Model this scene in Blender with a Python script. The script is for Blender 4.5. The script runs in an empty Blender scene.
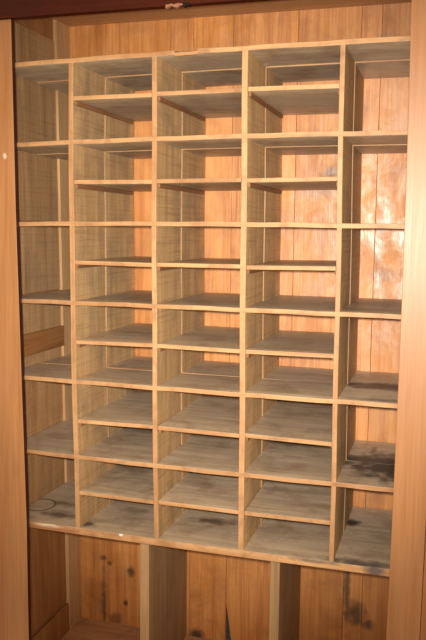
import bpy, bmesh, math, random
from mathutils import Matrix, Vector
random.seed(7)
sc = bpy.context.scene
COL = sc.collection

# ------------------------------------------------------------------ measures
BACK = 0.537                      # front face of the back planks
DIV = [(-.4665, -.4492), (-.1668, -.1505), (.1362, .1548), (.4408, .4560)]
FULL = {'T': 2.2756, '2': 2.0079, '3': 1.7335, '4': 1.4612, '5': 1.1842, '6': .9144}
HALF = [2.1499, 1.8723, 1.5990, 1.3259, 1.0447, .7832]
ZB = .6485
LEFT, RIGHT = -.735, .765
FLOOR, CEIL = 0.0, 2.52
TH = .0148

def warp(x, z):
    """the old boards are not straight: the measured slight bow of shelves and uprights"""
    e = z - 1.4628
    dx = (-.0068 - .0024 * x) * e + (.0038 - .0139 * x) * (e * e - .25)
    dz = (.0079 * e + .0062 * e * e) * x + (-.0021 - .0151 * e + .0068 * e ** 3) * (x * x - .2)
    return x + dx, z + dz

# ------------------------------------------------------------------ materials
def wood(name, c1, c2, axis='Z', rough=.5, grain=1.0, spec=.5, dirt=(.16, .13, .10), dirt_amt=.25,
         dirt_scale=3.0, knots=0.0, stains=(), bump=.25, sawn=0.0, mottle=0):
    m = bpy.data.materials.new(name); m.use_nodes = True
    nt = m.node_tree; N = nt.nodes; L = nt.links
    b = N['Principled BSDF']
    def n(t, **k):
        o = N.new(t)
        for a, v in k.items(): setattr(o, a, v)
        return o
    def math_(op, a, c=None):
        o = n('ShaderNodeMath', operation=op)
        for i, v in enumerate((a, c)):
            if v is None: continue
            if isinstance(v, (int, float)): o.inputs[i].default_value = v
            else: L.new(v, o.inputs[i])
        return o.outputs[0]
    def mix(f, a, c, bt='MIX'):
        o = n('ShaderNodeMix', data_type='RGBA', blend_type=bt)
        if isinstance(f, (int, float)): o.inputs[0].default_value = f
        else: L.new(f, o.inputs[0])
        for i, v in ((6, a), (7, c)):
            if isinstance(v, tuple): o.inputs[i].default_value = (*v, 1)
            else: L.new(v, o.inputs[i])
        return o.outputs[2]
    tc = n('ShaderNodeTexCoord'); oi = n('ShaderNodeObjectInfo')
    at = n('ShaderNodeAttribute', attribute_name='plank')
    add = n('ShaderNodeVectorMath', operation='ADD')
    L.new(tc.outputs['Object'], add.inputs[0])
    off = n('ShaderNodeCombineXYZ')
    r = math_('ADD', math_('MULTIPLY', oi.outputs['Random'], 37.0), math_('MULTIPLY', at.outputs['Fac'], 23.0))
    for i in range(3): L.new(r, off.inputs[i])
    L.new(off.outputs[0], add.inputs[1])
    def noise(scale, detail=4, dist=0.0, vec=None, ro=.55):
        mp = n('ShaderNodeMapping'); L.new(vec or add.outputs[0], mp.inputs[0])
        mp.inputs['Scale'].default_value = scale
        t = n('ShaderNodeTexNoise'); L.new(mp.outputs[0], t.inputs['Vector'])
        t.inputs['Scale'].default_value = 1; t.inputs['Detail'].default_value = detail
        t.inputs['Distortion'].default_value = dist; t.inputs['Roughness'].default_value = ro
        return t.outputs['Fac']
    s = {'X': (1.6, 28, 28), 'Y': (28, 1.6, 28), 'Z': (28, 28, 1.6)}[axis]
    s2 = {'X': (4, 130, 130), 'Y': (130, 4, 130), 'Z': (130, 130, 4)}[axis]
    g1 = noise(s, 5, .7); g2 = noise(s2, 3, .3)
    def ramp(fac, lo, hi):
        o = n('ShaderNodeMapRange'); L.new(fac, o.inputs[0])
        o.inputs[1].default_value = lo; o.inputs[2].default_value = hi
        return o.outputs[0]
    f = ramp(math_('ADD', math_('MULTIPLY', g1, .65), math_('MULTIPLY', g2, .35 * grain)), .36, .62)
    col = mix(f, c1, c2)
    if dirt_amt:
        d = ramp(noise((dirt_scale,) * 3, 6, .4, ro=.65), .48, .72)
        col = mix(math_('MULTIPLY', d, dirt_amt), col, dirt)
    if sawn:
        sx = {'X': (190, 3, 3), 'Y': (3, 190, 3), 'Z': (3, 3, 190)}[axis]
        sw = ramp(noise(sx, 2, .2), .5, .75)
        col = mix(math_('MULTIPLY', sw, sawn), col, tuple(v * .45 for v in c1))
    if knots:
        mp = n('ShaderNodeMapping'); L.new(add.outputs[0], mp.inputs[0])
        mp.inputs['Scale'].default_value = {'Z': (7, 7, 2.6), 'X': (2.6, 7, 7), 'Y': (7, 2.6, 7)}[axis]
        v = n('ShaderNodeTexVoronoi'); L.new(mp.outputs[0], v.inputs['Vector']); v.inputs['Scale'].default_value = 1
        k = n('ShaderNodeMapRange'); L.new(v.outputs['Distance'], k.inputs[0])
        k.inputs[1].default_value = .05; k.inputs[2].default_value = .15
        k.inputs[3].default_value = knots; k.inputs[4].default_value = 0
        col = mix(k.outputs[0], col, tuple(v * .3 for v in c1))
    # per plank tone
    tn = n('ShaderNodeMapRange'); L.new(at.outputs['Fac'], tn.inputs[0])
    tn.inputs[3].default_value = .84; tn.inputs[4].default_value = 1.12
    hs = n('ShaderNodeHueSaturation'); L.new(tn.outputs[0], hs.inputs['Value']); L.new(col, hs.inputs['Color'])
    col = hs.outputs[0]
    rv = n('ShaderNodeMapRange'); L.new(oi.outputs['Random'], rv.inputs[0])
    rv.inputs[3].default_value = .9; rv.inputs[4].default_value = 1.08
    hs2 = n('ShaderNodeHueSaturation'); L.new(rv.outputs[0], hs2.inputs['Value']); L.new(col, hs2.inputs['Color'])
    col = hs2.outputs[0]
    # stains: (x, y, z, rx, ry, rz, colour, strength[, ring width])
    if stains:
        sep = tc.outputs['Object']
        wob = n('ShaderNodeTexNoise'); L.new(sep, wob.inputs['Vector'])
        wob.inputs['Scale'].default_value = 26; wob.inputs['Detail'].default_value = 5
        for st in stains:
            x, y, z, rx, ry, rz, c, a = st[:8]
            mp = n('ShaderNodeMapping', vector_type='POINT'); L.new(sep, mp.inputs[0])
            mp.inputs['Location'].default_value = (-x / rx, -y / ry, -z / rz)
            mp.inputs['Scale'].default_value = (1 / rx, 1 / ry, 1 / rz)
            ln = n('ShaderNodeVectorMath', operation='LENGTH'); L.new(mp.outputs[0], ln.inputs[0])
            if len(st) > 8:
                dd = math_('ABSOLUTE', math_('SUBTRACT', ln.outputs['Value'], 1.0))
                q = n('ShaderNodeMapRange'); L.new(dd, q.inputs[0])
                q.inputs[1].default_value = st[8]; q.inputs[2].default_value = st[8] * .4
            else:
                dd = math_('ADD', ln.outputs['Value'], math_('MULTIPLY', math_('SUBTRACT', wob.outputs['Fac'], .5), 2.0))
                q = n('ShaderNodeMapRange'); L.new(dd, q.inputs[0])
                q.inputs[1].default_value = 1.45; q.inputs[2].default_value = .5
            col = mix(math_('MULTIPLY', q.outputs[0], a), col, c)
    L.new(col, b.inputs['Base Color'])
    rr = n('ShaderNodeMapRange'); L.new(g1, rr.inputs[0])
    rr.inputs[3].default_value = rough - .08; rr.inputs[4].default_value = rough + .12
    ro = rr.outputs[0]
    if mottle:   # uneven old varnish: shiny and dull patches
        mt = n('ShaderNodeMapRange'); L.new(noise((9, 9, 5), 6, 1.2, ro=.7), mt.inputs[0])
        mt.inputs[1].default_value = .38; mt.inputs[2].default_value = .62
        mt.inputs[3].default_value = -mottle * .5; mt.inputs[4].default_value = mottle
        ro = math_('ADD', ro, mt.outputs[0])
    L.new(ro, b.inputs['Roughness'])
    b.inputs['Specular IOR Level'].default_value = spec
    if bump:
        bp = n('ShaderNodeBump'); bp.inputs['Strength'].default_value = bump; bp.inputs['Distance'].default_value = .002
        L.new(math_('ADD', g2, math_('MULTIPLY', g1, 1.5)), bp.inputs['Height']); L.new(bp.outputs[0], b.inputs['Normal'])
    return m

INK = (.012, .012, .014); BRN = (.10, .055, .025); GRY = (.075, .07, .075); WHT = (.75, .72, .68)
M = {}
M['back'] = wood('varnished_back_planks', (.48, .162, .034), (.73, .315, .085), 'Z', .43, 1.2, .9, (.30, .11, .028), .7, 5, .2, bump=.3, mottle=.22,
    stains=[(.45, BACK, .33, .012, .2, .15, (.05, .025, .012), .8), (.49, BACK, .21, .035, .2, .04, (.05, .025, .012), .8), (.535, BACK, .17, .02, .2, .02, (.04, .02, .012), .8),
            (-.495, BACK, .10, .010, .2, .012, (.02, .01, .01), .9), (-.47, BACK, .245, .018, .2, .02, (.06, .03, .015), .85),
            (-.60, BACK, .29, .014, .2, .01, (.10, .03, .015), .8), (-.57, BACK, .27, .012, .2, .008, (.10, .03, .015), .8),
            (-.597, BACK, .07, .012, .2, .16, (.06, .035, .02), .7), (-.17, BACK, .0, .03, .2, .03, (.02, .015, .012), .9),
            (-.54, BACK, .02, .03, .2, .03, (.05, .03, .02), .6), (.535, BACK, 2.375, .05, .2, .035, (.12, .09, .08), .7),
            (.345, BACK, 1.925, .035, .2, .022, (.16, .06, .022), .85), (.31, BACK, 1.86, .09, .2, .02, (.28, .17, .12), .6),
            (.55, BACK, 1.55, .045, .2, .02, (.30, .16, .09), .6)])
M['side'] = wood('side_boards', (.31, .125, .038), (.46, .22, .078), 'Z', .6, 1, .3, (.16, .09, .05), .4)
M['lining'] = wood('grey_weathered_boards', (.36, .20, .09), (.53, .33, .16), 'Z', .62, 1, .3, (.18, .14, .10), .5, 4, sawn=.3)
M['warm'] = wood('warm_side_lining', (.42, .22, .09), (.58, .33, .15), 'Z', .6, 1, .3, (.22, .13, .07), .5, 5, sawn=.3)
M['div'] = wood('weathered_divider_boards', (.46, .275, .125), (.68, .45, .225), 'Z', .55, 1, .3, (.30, .225, .15), .8, 6, sawn=.45)
M['edge'] = wood('pale_sawn_edges', (.40, .20, .085), (.56, .33, .155), 'Z', .5, .8, .4, (.26, .13, .06), .75, 14, bump=.1)
M['shelf'] = wood('grey_shelf_boards', (.45, .345, .235), (.67, .535, .385), 'X', .45, 1, .6, (.30, .19, .115), .8, 8, bump=.15)
M['shelfx'] = wood('edge_of_shelf', (.39, .195, .082), (.55, .32, .15), 'X', .5, .8, .4, (.24, .105, .045), .75, 13, bump=.1)
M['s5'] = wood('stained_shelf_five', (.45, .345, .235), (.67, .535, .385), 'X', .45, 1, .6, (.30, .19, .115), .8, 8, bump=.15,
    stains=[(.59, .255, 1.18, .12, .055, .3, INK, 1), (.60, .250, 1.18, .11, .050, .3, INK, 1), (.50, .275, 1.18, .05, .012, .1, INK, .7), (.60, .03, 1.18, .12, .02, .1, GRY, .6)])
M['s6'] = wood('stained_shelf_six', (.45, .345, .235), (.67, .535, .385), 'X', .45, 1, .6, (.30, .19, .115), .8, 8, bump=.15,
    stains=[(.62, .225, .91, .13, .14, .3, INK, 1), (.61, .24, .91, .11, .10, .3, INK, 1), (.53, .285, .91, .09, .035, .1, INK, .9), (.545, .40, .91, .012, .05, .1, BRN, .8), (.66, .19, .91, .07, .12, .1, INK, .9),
            (-.118, .067, .91, .05, .022, .1, (.55, .5, .42), .6), (.28, .40, .91, .10, .03, .1, BRN, .6), (-.33, .38, .91, .09, .03, .1, BRN, .4)])  # last two entries: brown patches near the back, in middle columns
M['s4'] = wood('stained_shelf_four', (.38, .305, .22), (.56, .47, .36), 'X', .45, 1, .6, (.30, .19, .115), .8, 8, bump=.15,
    stains=[(.56, .32, 1.46, .13, .12, .2, GRY, .7), (.54, .10, 1.46, .10, .06, .2, GRY, .6)])
M['sb'] = wood('stained_bottom_board', (.45, .345, .235), (.67, .535, .385), 'X', .45, 1, .6, (.30, .19, .115), .8, 8, bump=.15,
    stains=[(-.685, .156, .6485, .055, .062, .2, (.03, .02, .015), .85, .09), (-.575, .089, .6485, .06, .03, .2, BRN, .75), (-.60, .20, .6485, .05, .018, .2, BRN, .6),
            (-.53, .35, .6485, .05, .03, .2, BRN, .6), (-.43, .04, .6485, .03, .025, .2, INK, .8), (-.32, .22, .6485, .06, .03, .2, BRN, .5),
            (-.013, .212, .6485, .07, .025, .2, (.11, .07, .045), .8), (.475, .362, .6485, .035, .03, .2, INK, .95), (.545, .015, .65, .10, .028, .2, GRY, .8)])
M['sbx'] = wood('edge_of_bottom_board', (.40, .20, .085), (.57, .335, .16), 'X', .5, .8, .4, (.24, .105, .045), .75, 13, bump=.1,
    stains=[(.59, 0, .635, .03, .1, .03, GRY, .85), (.40, 0, .645, .08, .1, .008, GRY, .7), (-.283, 0, .645, .007, .1, .005, (.9, .9, .9), 1),
            (-.565, 0, .643, .045, .1, .006, (.75, .65, .5), .9), (-.58, 0, .63, .15, .1, .012, (.25, .08, .03), .7)])
M['cleat'] = wood('dark_cleats', (.20, .085, .035), (.32, .15, .065), 'Y', .6, 1, .3, dirt_amt=.2)
M['jamb'] = wood('jamb_boards', (.335, .135, .042), (.44, .20, .072), 'Z', .42, 1, .55, (.30, .15, .08), .3, 5, .12, bump=.2,
    stains=[(-.695, -.03, 1.953, .006, .05, .01, (.8, .7, .6), .6)])
M['jambdark'] = wood('dark_reveal', (.030, .010, .006), (.06, .02, .012), 'Z', .5, 1, .4, dirt_amt=0)  # near-black tone for the left jamb's inner side face
M['header'] = wood('dark_red_header', (.055, .007, .0015), (.085, .013, .003), 'X', .4, .6, .2, (.02, .005, .002), .5, 3, bump=.05)
M['ceil'] = wood('ceiling_boards', (.44, .22, .09), (.60, .34, .155), 'X', .55, 1, .4, (.24, .13, .07), .4)
M['floor'] = wood('dusty_floor_boards', (.48, .25, .12), (.66, .40, .22), 'X', .7, 1, .2, (.18, .10, .06), .6, 6)
M['post'] = wood('pale_corner_post', (.44, .25, .11), (.60, .38, .19), 'Z', .5, 1, .4, (.28, .16, .09), .3)
M['part'] = wood('grey_partition_face', (.26, .155, .08), (.38, .245, .135), 'Z', .6, 1, .3, (.12, .08, .05), .4, 5)
M['partx'] = wood('partition_edge', (.30, .175, .08), (.44, .27, .135), 'Z', .5, 1, .4, (.28, .16, .09), .4, 9)
M['batten'] = wood('brown_batten', (.24, .10, .032), (.36, .165, .058), 'Y', .5, 1, .4, dirt_amt=.15)
M['splinter'] = wood('raw_splinter', (.20, .075, .035), (.38, .17, .10), 'X', .5, 1, .4, dirt_amt=0)
M['black'] = wood('dark_hole', (.01, .008, .006), (.02, .015, .012), 'X', .8, 1, .1, dirt_amt=0)
M['plaster'] = wood('bluish_rubble', (.05, .065, .07), (.11, .14, .15), 'X', .8, 1, .1, dirt_amt=0)
M['outer'] = wood('outer_boards', (.34, .12, .033), (.45, .18, .056), 'Z', .42, 1, .5, (.28, .13, .07), .3, 5)

# ------------------------------------------------------------------ mesh helpers
class MB:
    def __init__(s):
        s.bm = bmesh.new(); s.pl = s.bm.loops.layers.float_color.new('plank')
    def grid_box(s, x0, x1, y0, y1, z0, z1, nx=1, ny=1, nz=1, fn=None, tone=.5, mats=None, xs=None):
        """box with cuts; fn(x,y,z)->(x,y,z) bends it; mats: {'front': idx,...} material slots per side"""
        X = xs or [x0 + (x1 - x0) * i / nx for i in range(nx + 1)]
        Y = [y0 + (y1 - y0) * i / ny for i in range(ny + 1)]
        Z = [z0 + (z1 - z0) * i / nz for i in range(nz + 1)]
        nx = len(X) - 1
        V = {}
        def v(i, j, k):
            if (i, j, k) not in V:
                p = (X[i], Y[j], Z[k])
                V[i, j, k] = s.bm.verts.new(fn(*p) if fn else p)
            return V[i, j, k]
        mats = mats or {}
        def face(vs, side):
            f = s.bm.faces.new(vs); f.material_index = mats.get(side, 0)
            for l in f.loops: l[s.pl] = (tone, tone, tone, 1)
        for i in range(nx):
            for j in range(ny):
                face([v(i, j, 0), v(i, j + 1, 0), v(i + 1, j + 1, 0), v(i + 1, j, 0)], 'bottom')
                face([v(i, j, nz), v(i + 1, j, nz), v(i + 1, j + 1, nz), v(i, j + 1, nz)], 'top')
            for k in range(nz):
                face([v(i, 0, k), v(i + 1, 0, k), v(i + 1, 0, k + 1), v(i, 0, k + 1)], 'front')
                face([v(i, ny, k), v(i, ny, k + 1), v(i + 1, ny, k + 1), v(i + 1, ny, k)], 'rear')
        for j in range(ny):
            for k in range(nz):
                face([v(0, j, k), v(0, j, k + 1), v(0, j + 1, k + 1), v(0, j + 1, k)], 'left')
                face([v(nx, j, k), v(nx, j + 1, k), v(nx, j + 1, k + 1), v(nx, j, k + 1)], 'right')
        return s
    def prism(s, pts, y0, y1, tone=.5):
        """polygon in x,z pulled through y"""
        a = [s.bm.verts.new((x, y0, z)) for x, z in pts]; b = [s.bm.verts.new((x, y1, z)) for x, z in pts]
        fs = [s.bm.faces.new(a), s.bm.faces.new(b[::-1])]
        k = len(pts)
        for i in range(k): fs.append(s.bm.faces.new([a[i], b[i], b[(i + 1) % k], a[(i + 1) % k]]))
        for f in fs:
            for l in f.loops: l[s.pl] = (tone, tone, tone, 1)
        return s
    def build(s, name, mats, parent=None, kind=None, bevel=0):
        bmesh.ops.recalc_face_normals(s.bm, faces=s.bm.faces)
        me = bpy.data.meshes.new(name); s.bm.to_mesh(me); s.bm.free()
        o = bpy.data.objects.new(name, me); COL.objects.link(o)
        for m in (mats if isinstance(mats, (list, tuple)) else [mats]): me.materials.append(M[m])
        if parent:
            o.parent = parent; o.matrix_parent_inverse = Matrix.Translation(-Vector(parent.location))
        if kind: o['kind'] = kind
        if bevel:
            b = o.modifiers.new('bevel', 'BEVEL'); b.width = bevel; b.segments = 2; b.limit_method = 'ANGLE'
        return o
def empty(name, loc, label, cat, group=None):
    o = bpy.data.objects.new(name, None); COL.objects.link(o); o.location = loc
    o.empty_display_size = .1; o['label'] = label; o['category'] = cat
    if group: o['group'] = group
    return o

# ------------------------------------------------------------------ the cupboard (setting)
seams = [-.80, -.596, -.30, -.205, -.045, .205, .437, .510, .66, .83]
tones = [.35, .62, .5, .75, .55, .40, .66, .30, .5]
mb = MB()
for i in range(len(seams) - 1):
    a, b = seams[i] + .0005, seams[i + 1] - .0005
    if i == 4:   # broken lower corner: a tall narrow hole beside the seam
        mb.prism([(b, -.05), (b, CEIL + .03), (a, CEIL + .03), (a, .17), (a + .012, .09), (a + .022, .02), (a + .034, -.05)], BACK, BACK + .02, tones[i])
    else:
        mb.grid_box(a, b, BACK + random.uniform(0, .0012), BACK + .02, -.05, CEIL + .03, tone=tones[i])
mb.build('wall_back', 'back', kind='structure', bevel=.0012)
MB().grid_box(-.83, .86, BACK + .05, BACK + .06, -.06, CEIL + .04).build('backing', 'plaster', kind='structure').name = 'wall_behind'
def lean(x, y, z): return x + .012 * (z - 1.26) * -1, y, z
def bl(x, y, z): return (x - .012 * (z - 1.26), y, z)
mb = MB().grid_box(LEFT - .022, LEFT, -.008, BACK - .001, FLOOR, CEIL, nz=6, fn=bl)
mb.build('wall_left', 'side', kind='structure')
MB().grid_box(RIGHT, RIGHT + .022, -.008, BACK - .001, FLOOR, CEIL).build('wall_right', 'side', kind='structure')
MB().grid_box(-.80, .80, -.03, BACK, -.03, FLOOR).build('floor', 'floor', kind='structure')
MB().grid_box(-.79, .80, -.008, BACK, CEIL, CEIL + .02).build('ceiling', 'ceil', kind='structure')
# corner post of the left wall and the skirting board
MB().grid_box(LEFT + .0005, LEFT + .016, .425, BACK - .001, FLOOR, CEIL, nz=6, fn=bl).build('trim_1', 'post', kind='structure', bevel=.001)
MB().grid_box(LEFT + .0012, LEFT + .014, .0, .424, FLOOR, .120, fn=bl).build('baseboard_left', 'side', kind='structure', bevel=.003)

# jambs in front of the cupboard: left and right, with a much darker reveal face on the left one
def jl(x, y, z):
    pts = [(-.1, 0.001), (.2, 0.0), (.65, 0), (1.74, -.020), (2.26, -.0235), (2.6, -.0255)]
    for (a, p), (b, q) in zip(pts, pts[1:]):
        if a <= z <= b:
            return (x + p + (q - p) * (z - a) / (b - a), y, z)
    return (x, y, z)
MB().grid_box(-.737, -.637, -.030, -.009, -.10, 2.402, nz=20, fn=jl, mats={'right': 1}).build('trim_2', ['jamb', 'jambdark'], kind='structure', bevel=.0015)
def jr(x, y, z):
    d = -.010 * ((z - 1.45) / 1.2) ** 2
    return (x + d, y, z)
MB().grid_box(.6440, .7450, -.030, -.009, -.10, 2.402, nz=20, fn=jr).build('trim_3', 'jamb', kind='structure', bevel=.0015)
MB().grid_box(.7465, .98, -.028, -.009, -.10, 2.66, nz=20, fn=jr).build('wall_front_right', 'outer', kind='structure', bevel=.002)
MB().grid_box(-.98, -.738, -.026, -.009, -.10, 2.66, nz=20, fn=jl).build('wall_front_left', 'outer', kind='structure', bevel=.002)
# dark red header over the opening, its lower edge splintered in one place
h = MB().grid_box(-.90, .7455, -.040, -.009, 2.4035, 2.66, nx=2, mats={'bottom': 0}).build('trim_4', 'header', kind='structure', bevel=.002)
MB().grid_box(-.108, -.052, -.0415, -.028, 2.3995, 2.4075, nx=6,
    fn=lambda x, y, z: (x, y, z + (.004 * math.sin(x * 190) if z < 2.40 else .002 * math.sin(x * 260)))).build('wood_splinter', 'splinter', parent=h)
MB().grid_box(-.056, -.030, -.0413, -.026, 2.3985, 2.409, nx=4,
    fn=lambda x, y, z: (x, y, z + (.003 * math.sin(x * 300) if z < 2.40 else 0))).build('nail_hole', 'black', parent=h)

# ------------------------------------------------------------------ the pigeonhole shelf unit
unit = empty('pigeonhole_unit', (0, .27, ZB - .0245), 'large weathered wooden pigeonhole shelf unit, five columns wide, filling the cupboard', 'shelf unit')
W = lambda x, y, z: (lambda q: (q[0], y, q[1]))(warp(x, z))
XL, XR = LEFT + .006, RIGHT - .002
def xcuts(extra=()):
    return sorted(set([XL + (XR - XL) * i / 16 for i in range(17)] + list(extra)))
rear_dz = {'T': -.0035, '2': -.0025, '3': 0.0, '4': -.0006, '5': .002, '6': -.0008}
notch = [-.092, -.088, -.070, -.040, -.014, -.011]
for k, z in FULL.items():
    mt = {'4': 's4', '5': 's5', '6': 's6'}.get(k, 'shelf')
    def fn(x, y, zz, k=k, z=z):
        px, pz = warp(x, zz)
        if k == 'T' and y < .004 and -.089 <= x <= -.0135:
            if zz > z - .004: pz -= .0075 + .001 * math.sin(x * 400)
            else: pz -= .003
        if y < .004: pz += .0012 * math.sin(x * 23 + ord(k)) + (.0008 * math.sin(x * 71 + ord(k)))
        return px, y, pz
    o = MB().grid_box(0, 0, -.0009, .250, z - TH, z, ny=12, fn=fn, xs=xcuts(notch if k == 'T' else ()), mats={'front': 1}).build('shelf_board', [mt, 'shelfx'], unit, bevel=.0012)
    o['label'] = 'full-width front shelf board with pale sawn edge'
    dz = rear_dz[k]
    o = MB().grid_box(0, 0, .2525, BACK - .004, z - TH + dz, z + dz, fn=(lambda x, y, zz, k=k: (lambda q: (q[0], y, q[1] - (.0032 * max(0, min(1, (x + .1) / .5)) if k == '5' else 0)))(warp(x, zz))), xs=xcuts(), mats={'front': 1}).build('shelf_board', [mt, 'shelfx' if k in 'T25' else 'shelf'], unit, bevel=.0006)
# thick bottom board
MB().grid_box(0, 0, -.003, BACK - .004, ZB - .0245, ZB, fn=W, xs=xcuts(), mats={'front': 1}).build('bottom_board', ['sb', 'sbx'], unit, bevel=.0015)
# uprights: a front and a rear board each, let into the bottom board and cut round the shelves
def fz(k): return FULL[k]
lev = ['T', '2', '3', '4', '5', '6']
for i, (a, b) in enumerate(DIV):
    def fd(x, y, z, i=i):
        px, pz = warp(x, z)
        return px + .0010 * math.sin(z * 9 + i * 2), y, pz
    top = FULL['T'] - TH + .001
    MB().grid_box(a, b, .0002, .2495, ZB - .001, top, nz=24, fn=fd, mats={'front': 1}).build('divider', ['div', 'edge'], unit, bevel=.0012)
    s = .0032
    MB().grid_box(a + s, b + s - .001, .2545, BACK - .005, ZB - .001, top - .004, nz=24, fn=fd, mats={'front': 1}).build('divider', ['div', 'edge'], unit, bevel=.001)
# half-height shelves in the three middle columns, each on two cleats
for c in range(3):
    xa, xb = DIV[c][1] + .0006, DIV[c + 1][0] - .0006
    for r, z in enumerate(HALF):
        t = random.uniform(-.0022, .0022); t2 = random.uniform(-.003, .003)
        def fh(x, y, zz, t=t, t2=t2):
            px, pz = warp(x, zz)
            u = (x - xa) / (xb - xa) - .5
            return px, y, pz + t * u * 2 + t2 * y
        MB().grid_box(xa, xb, .0008 + random.uniform(0, .003), BACK - .008, z - .0135, z, nx=4, fn=fh, mats={'front': 1}).build('half_shelf', ['shelf', 'shelfx'], unit, bevel=.0012)
        for sd in (0, 1):
            x0, x1 = (xa, xa + .008) if sd == 0 else (xb - .008, xb)
            MB().grid_box(x0, x1, .012 if sd == 0 else .035, BACK - .03, z - .0275, z - .0142, fn=fh, ny=2).build('cleat', 'cleat', unit, bevel=.001)
# grey lining board on the left side of the unit
def bl2(x, y, z): return (x - .012 * (z - 1.26), y, z)
for z0, z1 in [(ZB + .001, FULL['6'] - .019), (FULL['6'] + .004, FULL['5'] - .019), (FULL['5'] + .004, FULL['4'] - .019), (FULL['4'] + .004, FULL['3'] - .019), (FULL['3'] + .004, FULL['2'] - .019), (FULL['2'] + .004, FULL['T'] - .019), (FULL['T'] + .004, 2.437)]:
    MB().grid_box(LEFT + .0012, LEFT + .006, .004, .424, z0, z1, nz=2, fn=bl2).build('side_panel', 'lining' if z1 > 1.3 else 'warm', unit)
    if z0 > 2.2: continue
    MB().grid_box(RIGHT - .007, RIGHT - .002, .004, BACK - .006, z0 + .008, z1 - .008, nz=2).build('side_panel', 'lining' if z1 > 1.3 else 'warm', unit)
# brown batten nailed on the left side wall, above the fourth full shelf from the top
o = MB().grid_box(LEFT + .0065, LEFT + .019, .02, .426, 1.232, 1.314, ny=3, fn=bl2).build('wooden_batten', 'batten', bevel=.0015)
o['label'] = 'short dark brown horizontal batten nailed to the left side wall in the leftmost column'; o['category'] = 'batten'

# ------------------------------------------------------------------ partitions below the unit
for a, b, lb in ((-.2517, -.2170, 'upright partition board under the shelf unit, the left one of two'),
                 (.2314, .2648, 'upright partition board under the shelf unit, the right one of two')):
    p = empty('upright_board', ((a + b) / 2, .3, 0), lb, 'partition', 'partition boards under the shelf unit')
    MB().grid_box(a + .012, b, .119, BACK - .001, .0005, .6215, nz=4).build('side_board', 'part', p, bevel=.001)
    MB().grid_box(a, b + .0005, .10, .1185, .0005, .6215, nz=4).build('front_strip', 'partx', p, bevel=.0015)

# ------------------------------------------------------------------ camera
p, y, r = -.117477, .289375, -.0107887
Rm = Matrix.Rotation(y, 3, 'Z') @ Matrix.Rotation(p, 3, 'X') @ Matrix.Rotation(r, 3, 'Y')
cam = bpy.data.cameras.new('camera'); co = bpy.data.objects.new('camera', cam); COL.objects.link(co)
right, fwd, up = Rm.col[0], Rm.col[1], Rm.col[2]
B = Matrix((right, up, -fwd)).transposed().to_4x4()
co.matrix_world = Matrix.Translation((.76, -2.4, 1.7125)) @ B
cam.sensor_fit = 'VERTICAL'; cam.sensor_height = 24; cam.lens = 24 * 771.365 / 640
sc.camera = co

# ------------------------------------------------------------------ light: camera flash just above the lens, weak warm room light
fl = bpy.data.lights.new('flash', 'SPOT'); fo = bpy.data.objects.new('flash', fl); COL.objects.link(fo)
fl.energy = 480; fl.color = (1, .93, .83); fl.shadow_soft_size = .025; fl.spot_size = math.radians(60); fl.spot_blend = 1
fo.location = (.69, -2.37, 1.745)
tgt = Vector((.05, .2, 1.56))
fo.rotation_euler = (tgt - fo.location).to_track_quat('-Z', 'Y').to_euler()
w = bpy.data.worlds.new('room'); sc.world = w; w.use_nodes = True
w.node_tree.nodes['Background'].inputs[0].default_value = (1, .76, .50, 1)
w.node_tree.nodes['Background'].inputs[1].default_value = .7
sc.view_settings.view_transform = 'Standard'
sc.view_settings.look = 'None'
sc.view_settings.exposure = 0
